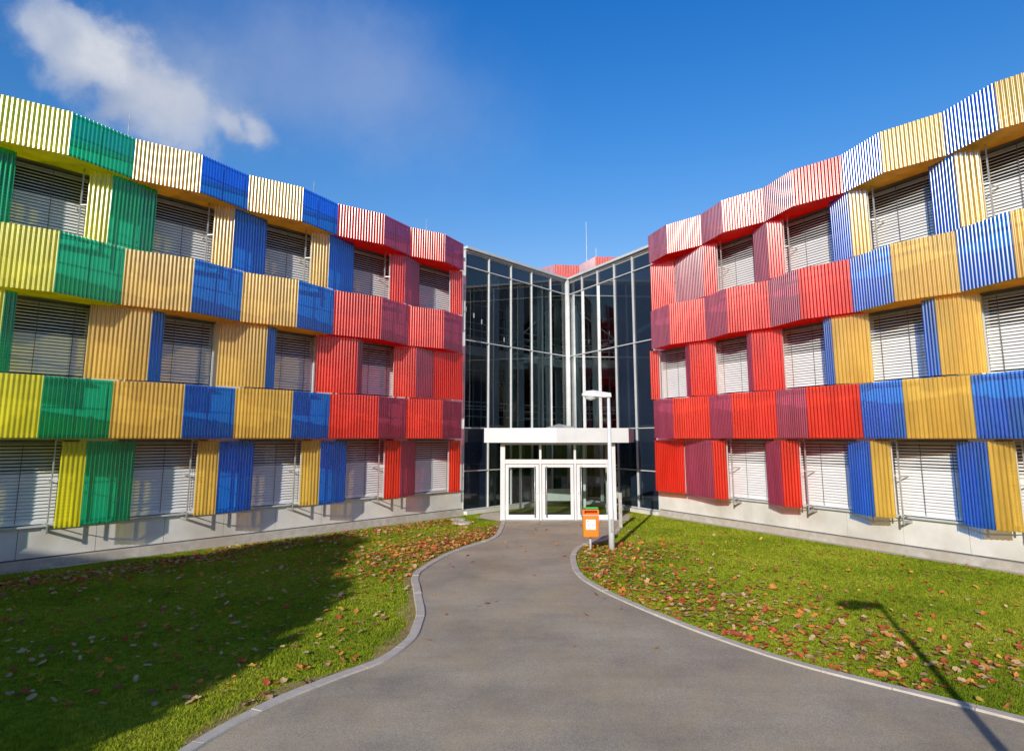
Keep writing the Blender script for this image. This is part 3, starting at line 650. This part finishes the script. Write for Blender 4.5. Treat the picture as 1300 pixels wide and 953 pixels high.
# ------------------------------------------------------------------ street furniture
def lamp(x, y, label, face=-1):
    t = thing('street_lamp', label, 'street lamp', (x, y, 0), 'slim grey street lamps beside the path')
    p = MB(); p.tube([(x, y, -.02), (x, y, 1.0), (x, y, 1.03), (x, y, 4.02)], [.082, .076, .066, .042], 20); p.build('pole', M['pole'], t, smooth=True)
    d = MB(); d.box(x-.035, x+.035, y-.084, y-.07, .45, .8); d.build('access_door', M['steel'], t)
    # wedge shaped head reaching out over the path
    prof = [(.06, 4.0, 4.115, .075), (-.12, 3.99, 4.14, .10), (-.40, 4.01, 4.185, .14), (-.62, 4.02, 4.17, .125), (-.72, 4.04, 4.10, .07)]
    h = MB()
    for a, z0, z1, hw in prof:
        for dy, z in ((-hw, z0), (hw, z0), (hw*.9, z0+(z1-z0)*.6), (hw*.45, z1), (-hw*.45, z1), (-hw*.9, z0+(z1-z0)*.6)): h.v.append((x-face*-1*a*1.0 if face > 0 else x+a, y+dy, z))
    for i in range(len(prof)-1):
        for k in range(6): a = i*6+k; b = i*6+(k+1) % 6; h.f.append((a, b, b+6, a+6))
    h.f.append(tuple(range(6))); h.f.append(tuple(range((len(prof)-1)*6, len(prof)*6))[::-1])
    h.build('lamp_head', M['white'], t, bevel=.008)
    l = MB(); nn = 16; rings = ((1, 4.012), (.9, 3.97), (.6, 3.935), (.15, 3.92))
    for f, z in rings:
        for k in range(nn):
            a = 2*math.pi*k/nn; l.v.append((x-.48+math.cos(a)*.17*f, y+math.sin(a)*.105*f, z))
    for i in range(3):
        for k in range(nn): a = i*nn+k; b = i*nn+(k+1) % nn; l.f.append((a, a+nn, b+nn, b))
    l.f.append(tuple(range(3*nn, 4*nn))); l.build('lens', M['lens'], t, smooth=True)
    return t
lamp(2.62, 17.57, 'slim grey street lamp standing on the lawn beside the orange bin')
lamp(2.9, 1.65, 'slim grey street lamp beside the camera that throws its shadow on the right lawn')

# litter bin
bx, by = 2.04, 17.33
lb = thing('litter_bin', 'orange litter bin with green lid on a post beside the lamp', 'litter bin', (bx, by, 0))
mb = MB(); mb.tube([(bx, by+.06, 0), (bx, by+.06, .9)], [.03, .03], 12); mb.build('post', M['pole'], lb, smooth=True)
mb = MB(); mb.prism([(bx-.205, by-.16), (bx+.205, by-.16), (bx+.205, by+.06), (bx-.205, by+.06)], .38, .93); 
mb.v = [(bx+(v[0]-bx)*(.95 if v[2] < .5 else 1.0), v[1], v[2]) for v in mb.v]; mb.build('body', M['orange'], lb, bevel=.025)
mb = MB(); mb.prism([(bx-.20, by+.062), (bx+.215, by+.062), (bx+.215, by+.15), (bx-.20, by+.15)], .40, 1.0); mb.build('back_plate', M['green'], lb, bevel=.015)
rm = MB()
rm.box(bx-.21, bx-.165, by-.165, by+.06, .94, 1.07); rm.box(bx+.165, bx+.21, by-.165, by+.06, .94, 1.07); rm.box(bx-.164, bx+.164, by-.165, by-.15, .94, .975); rm.box(bx-.164, bx+.164, by-.165, by+.06, 1.045, 1.07)
rm.build('hood', M['orange'], lb, bevel=.006)
mb = MB(); mb.box(bx-.163, bx+.163, by-.02, by+.055, .945, 1.044); mb.build('slot', M['rim'], lb)
mb = MB(); mb.box(bx-.208, bx+.208, by-.17, by+.05, .931, .939); mb.build('rim', M['sticker'], lb)
mb = MB(); mb.prism([(bx-.13, by-.02), (bx+.215, by-.02), (bx+.215, by+.15), (bx-.13, by+.15)], 1.075, 1.115); mb.build('lid', M['green'], lb, bevel=.012)
stk = MB(); stk.box(bx-.135, bx+.115, by-.1635, by-.1605, .575, .825); st_ = stk.build('label', M['sticker'], lb)
ik = MB()
for (x0, x1, z0, z1) in ((-.115, -.065, .775, .80), (-.10, -.05, .685, .70), (-.075, -.05, .67, .684), (-.11, .08, .60, .606), (-.10, .03, .587, .592), (-.06, .09, .79, .794)): ik.quad((bx+x0, by-.1655, z0), (bx+x1, by-.1655, z0), (bx+x1, by-.1655, z1), (bx+x0, by-.1655, z1))
ik.build('print', M['ink'], st_)
ik = MB()
for (x0, x1, z0, z1) in ((.03, .085, .665, .675), (.03, .045, .676, .71), (.07, .085, .676, .70), (.035, .08, .701, .706)): ik.quad((bx+x0, by-.1655, z0), (bx+x1, by-.1655, z0), (bx+x1, by-.1655, z1), (bx+x0, by-.1655, z1))
ik.build('print', M['redink'], st_)

mb = MB(); mb.prism([(3.495, 21.72), (3.605, 21.72), (3.605, 21.83), (3.495, 21.83)], -.02, 1.13); o = mb.build('bollard', M['timber'], bevel=.012)
tag(o, 'plain square weathered grey post on the lawn right of the doors', 'bollard')
for (x, y, r, lab) in ((-1.93, 23.75, .28, 'farther of two round pale stone covers in the grass by the left glass wall'), (-1.72, 22.85, .33, 'nearer and larger of two round pale stone covers in the left lawn')):
    mb = MB(); mb.tube([(x, y, -.03), (x, y, .045), (x, y, .055)], [r, r, r-.02], 28); o = mb.build('stone_cover', M['stone']); tag(o, lab, 'manhole cover', 'round stone covers in the lawn')

# ------------------------------------------------------------------ what stands behind the photographer (casts the shadows, mirrored in glass)
def tree(x, y, h, blobs, n, label, m, size=.16, limbs=9):
    t = thing('broadleaf_tree', label, 'tree', (x, y, 0), 'trees behind the photographer')
    tr = MB(); tr.tube([(x, y, -.1), (x+.05, y, h*.25), (x-.08, y+.05, h*.55), (x, y, h*.85)], [h*.03, h*.022, h*.014, h*.004], 10)
    rr = random.Random(int(x*10)+5)
    for k in range(limbs):
        a = rr.uniform(0, 6.28); z0 = h*rr.uniform(.28, .6); L = h*rr.uniform(.16, .3)
        p0 = np.array((x, y, z0)); p1 = p0+np.array((math.cos(a)*L, math.sin(a)*L, L*.8)); tr.tube([p0, (p0+p1)/2+np.array((0, 0, -.1)), p1], [h*.009, h*.006, h*.002], 6)
    tr.build('trunk', M['bark'], t, smooth=True)
    leaf_cloud(blobs, n, size, m, 'crown', t); return t
hb = thing('neighbouring_house', 'grey rendered flat-roofed house behind the photographer on the left', 'building', (-18, -9, 0))
mb = MB(); mb.prism([(-26, -6.6), (-11.6, -2.4), (-14.5, -13.5), (-29, -17.5)], 0, 7.6); mb.build('wall', M['render'], hb)
mb = MB(); mb.prism([(-26.2, -6.4), (-11.4, -2.2), (-14.4, -13.7), (-29.2, -17.7)], 7.601, 7.9); mb.build('roof', M['roof'], hb)
for f in (.12, .32, .52, .72, .9):
    for z in (1.0, 4.4):
        a = np.array((-26, -6.6)); d = np.array((14.4, 4.2)); p = a+d*f; u = d/15; nn = np.array((-u[1], u[0]))
        mb = MB(); P = [(*(p+u*e+nn*.03), zz) for e, zz in ((-.6, z), (.6, z), (.6, z+1.5), (-.6, z+1.5))]; mb.quad(*P); wn = mb.build('window', M['dark'], hb)
tree(-10.6, -3.0, 9.0, [((-10.2, -2.8, 5.0), 1.9), ((-8.6, -1.9, 3.8), 1.6), ((-9.2, -1.8, 4.6), 1.6), ((-11.6, -3.4, 4.2), 1.9), ((-11.6, -3.2, 6.2), 1.8), ((-12.8, -3.2, 7.4), 1.75)], 24000, 'dense tree behind the photographer shading the left lawn', M['foliage'])
tree(6.6, -2.2, 7.0, [((6.9, -2, 4.6), 1.7), ((5.9, -2.5, 5.4), 1.1), ((7.6, -1.9, 5.6), 1.2)], 1500, 'thin half-bare autumn tree behind the photographer on the right', M['autumn'], limbs=16)
for i, (x, y, h) in enumerate(((-6, -34, 11), (3, -37, 13), (12, -33, 10), (21, -28, 12), (30, -20, 11), (38, -8, 12), (-38, -22, 12))):
    tree(x, y, h, [((x, y, h*.62), h*.3), ((x+h*.16, y, h*.48), h*.22), ((x-h*.17, y+.5, h*.5), h*.22), ((x, y, h*.82), h*.18)], 5000,
         ['tall dark tree far behind the photographer', 'yellowing autumn tree far behind the photographer'][i % 2], M['foliage'] if i % 2 == 0 else M['autumn'], size=.3)

# ------------------------------------------------------------------ light, sky, camera
AZ, EL = 19.0, 20.5      # direction the shadows run (clockwise from +Y), sun height
to_sun = np.array((-math.sin(R(AZ))*math.cos(R(EL)), -math.cos(R(AZ))*math.cos(R(EL)), math.sin(R(EL))))
sd = bpy.data.lights.new('sun', 'SUN'); sd.energy = 5.0; sd.angle = R(.5); sd.color = (1, .93, .82)
so = bpy.data.objects.new('sun', sd); col.objects.link(so)
from mathutils import Vector
so.rotation_euler = Vector(tuple(to_sun)).to_track_quat('Z', 'Y').to_euler(); so.location = (-5, -10, 20)

F, HZ, CY = 820., 556., 431.5; pit = math.atan((HZ-CY)/F)
def ray(x, y):
    a = (x-650)/F; b = (CY-y)/F; r = np.array([a, math.cos(pit)-b*math.sin(pit), math.sin(pit)+b*math.cos(pit)]); return r/np.linalg.norm(r)
w = bpy.data.worlds.new('World'); scene.world = w; w.use_nodes = True; nt = w.node_tree
for n in list(nt.nodes): nt.nodes.remove(n)
N = lambda t, **k: nt.nodes.new('ShaderNode'+t); L = nt.links.new
out = N('OutputWorld'); bg = N('Background'); bg.inputs[1].default_value = .14; L(bg.outputs[0], out.inputs[0])
sky = N('TexSky'); sky.sky_type = 'NISHITA'; sky.sun_disc = False; sky.sun_elevation = R(EL); sky.sun_rotation = math.atan2(to_sun[0], to_sun[1]); sky.air_density = 1.0; sky.dust_density = .35; sky.ozone_density = 2.5; sky.altitude = 200
tc = N('TexCoord')
hsv = N('HueSaturation'); hsv.inputs['Saturation'].default_value = 1.25; hsv.inputs['Value'].default_value = 1.45; L(sky.outputs[0], hsv.inputs['Color'])
sep = N('SeparateXYZ'); L(tc.outputs['Generated'], sep.inputs[0])
gr = N('ValToRGB'); L(sep.outputs['Z'], gr.inputs[0])
stops = [(0.0, (.95, .74, .70)), (.26, (.88, .74, .74)), (.42, (.52, .73, .88)), (.60, (.24, .68, .98)), (1.0, (.10, .38, .62))]
while len(gr.color_ramp.elements) < len(stops): gr.color_ramp.elements.new(.5)
for q, (p_, c_) in zip(gr.color_ramp.elements, stops): q.position = p_; q.color = (*c_, 1)
mlt = N('MixRGB'); mlt.blend_type = 'MULTIPLY'; mlt.inputs[0].default_value = 1; L(hsv.outputs[0], mlt.inputs[1]); L(gr.outputs[0], mlt.inputs[2])
cur = mlt.outputs[0]
def cloud(cur, px, ax_px, asp, scale, lo, hi, strength, colr, seed, soft=(.35, 1.0)):
    """soft patch of cloud around a sky direction, broken up by noise"""
    c = ray(*px); e = ray(*ax_px)-c; rl = np.linalg.norm(e); e /= rl; f = np.cross(c, e); f /= np.linalg.norm(f)
    sub = N('VectorMath'); sub.operation = 'SUBTRACT'; wn = N('TexNoise'); wn.inputs['Scale'].default_value = scale*.9; wn.inputs['Detail'].default_value = 8; wn.inputs['Roughness'].default_value = .62; L(tc.outputs['Generated'], wn.inputs['Vector'])
    wv = N('VectorMath'); wv.operation = 'MULTIPLY_ADD'; L(wn.outputs['Color'], wv.inputs[0]); wv.inputs[1].default_value = (rl*.9,)*3; L(tc.outputs['Generated'], wv.inputs[2])
    L(wv.outputs[0], sub.inputs[0]); sub.inputs[1].default_value = tuple(c+rl*.45)
    nz = N('TexNoise'); nz.inputs['Scale'].default_value = scale; nz.inputs['Detail'].default_value = 9; nz.inputs['Roughness'].default_value = .58; nz.inputs['Distortion'].default_value = .25
    ad = N('VectorMath'); ad.operation = 'ADD'; ad.inputs[1].default_value = (seed, seed*1.7, 0); L(tc.outputs['Generated'], ad.inputs[0]); L(ad.outputs[0], nz.inputs['Vector'])
    def dot(v, k):
        d = N('VectorMath'); d.operation = 'DOT_PRODUCT'; L(sub.outputs[0], d.inputs[0]); d.inputs[1].default_value = tuple(v/(rl*k)); return d.outputs['Value']
    def op(o, a, b):
        m = N('Math'); m.operation = o
        for i, q in enumerate((a, b)):
            if isinstance(q, (int, float)): m.inputs[i].default_value = q
            else: L(q, m.inputs[i])
        return m.outputs[0]
    u, v = dot(e, 1), dot(f, asp)
    r = op('SQRT', op('ADD', op('MULTIPLY', u, u), op('MULTIPLY', v, v)), 0)
    mr = N('MapRange'); mr.inputs[1].default_value = soft[1]; mr.inputs[2].default_value = soft[0]; mr.inputs[3].default_value = 0; mr.inputs[4].default_value = 1; mr.interpolation_type = 'SMOOTHSTEP'; L(r, mr.inputs[0])
    s_ = op('ADD', op('MULTIPLY', mr.outputs[0], .5), op('MULTIPLY', op('SUBTRACT', nz.outputs[0], .5), 1.5))
    m2 = N('MapRange'); m2.inputs[1].default_value = lo; m2.inputs[2].default_value = hi; m2.inputs[4].default_value = strength; m2.interpolation_type = 'SMOOTHSTEP'; L(s_, m2.inputs[0])
    fac = op('MULTIPLY', m2.outputs[0], mr.outputs[0])
    mx = N('MixRGB'); L(fac, mx.inputs[0]); L(cur, mx.inputs[1]); 
    cr_ = N('ValToRGB'); e0, e1 = cr_.color_ramp.elements; e0.position = .36; e1.position = .62; e0.color = (colr[0]*.68/6, colr[1]*.74/6, colr[2]*.86/6, 1); e1.color = (colr[0]*1.08/6, colr[1]*1.06/6, colr[2]*1.03/6, 1)
    n5 = N('TexNoise'); n5.inputs['Scale'].default_value = scale*1.3; n5.inputs['Detail'].default_value = 8; L(tc.outputs['Generated'], n5.inputs['Vector']); L(n5.outputs[0], cr_.inputs[0])
    sc6 = N('VectorMath'); sc6.operation = 'SCALE'; sc6.inputs['Scale'].default_value = 6; L(cr_.outputs[0], sc6.inputs[0]); L(sc6.outputs[0], mx.inputs[2]); return mx.outputs[0]
cur = cloud(cur, (430, 90), (690, 180), .5, 3, -.25, .75, .46, (2.7, 3.3, 4.8), 3.3, (.1, 1.2))
cur = cloud(cur, (240, 110), (400, 190), .6, 5, -.1, .7, .5, (3.1, 3.7, 4.8), 7.3, (.1, 1.25))
cur = cloud(cur, (170, 105), (320, 195), .55, 8, .10, .48, .85, (3.9, 4.2, 4.9), 1.2, (.2, 1.3))
cur = cloud(cur, (100, 50), (185, 115), .55, 10, .10, .45, .9, (4.4, 4.7, 5.3), 5.2, (.35, 1.15))
cur = cloud(cur, (310, 165), (365, 200), .6, 14, .10, .5, .75, (3.9, 4.2, 4.9), 2.2, (.25, 1.2))
L(cur, bg.inputs[0])

cd = bpy.data.cameras.new('camera'); cam = bpy.data.objects.new('camera', cd); col.objects.link(cam); scene.camera = cam
cam.location = (0, 0, EYE); cam.rotation_euler = (math.pi/2+pit, 0, 0)
cd.sensor_width = 36; cd.lens = 36*F/1300; cd.shift_y = -45/1300; cd.clip_start = .1; cd.clip_end = 2000
scene.view_settings.view_transform = 'Standard'; scene.view_settings.look = 'None'; scene.view_settings.exposure = 0
scene.cycles.max_bounces = 12; scene.cycles.transparent_max_bounces = 24; scene.cycles.sample_clamp_indirect = 8
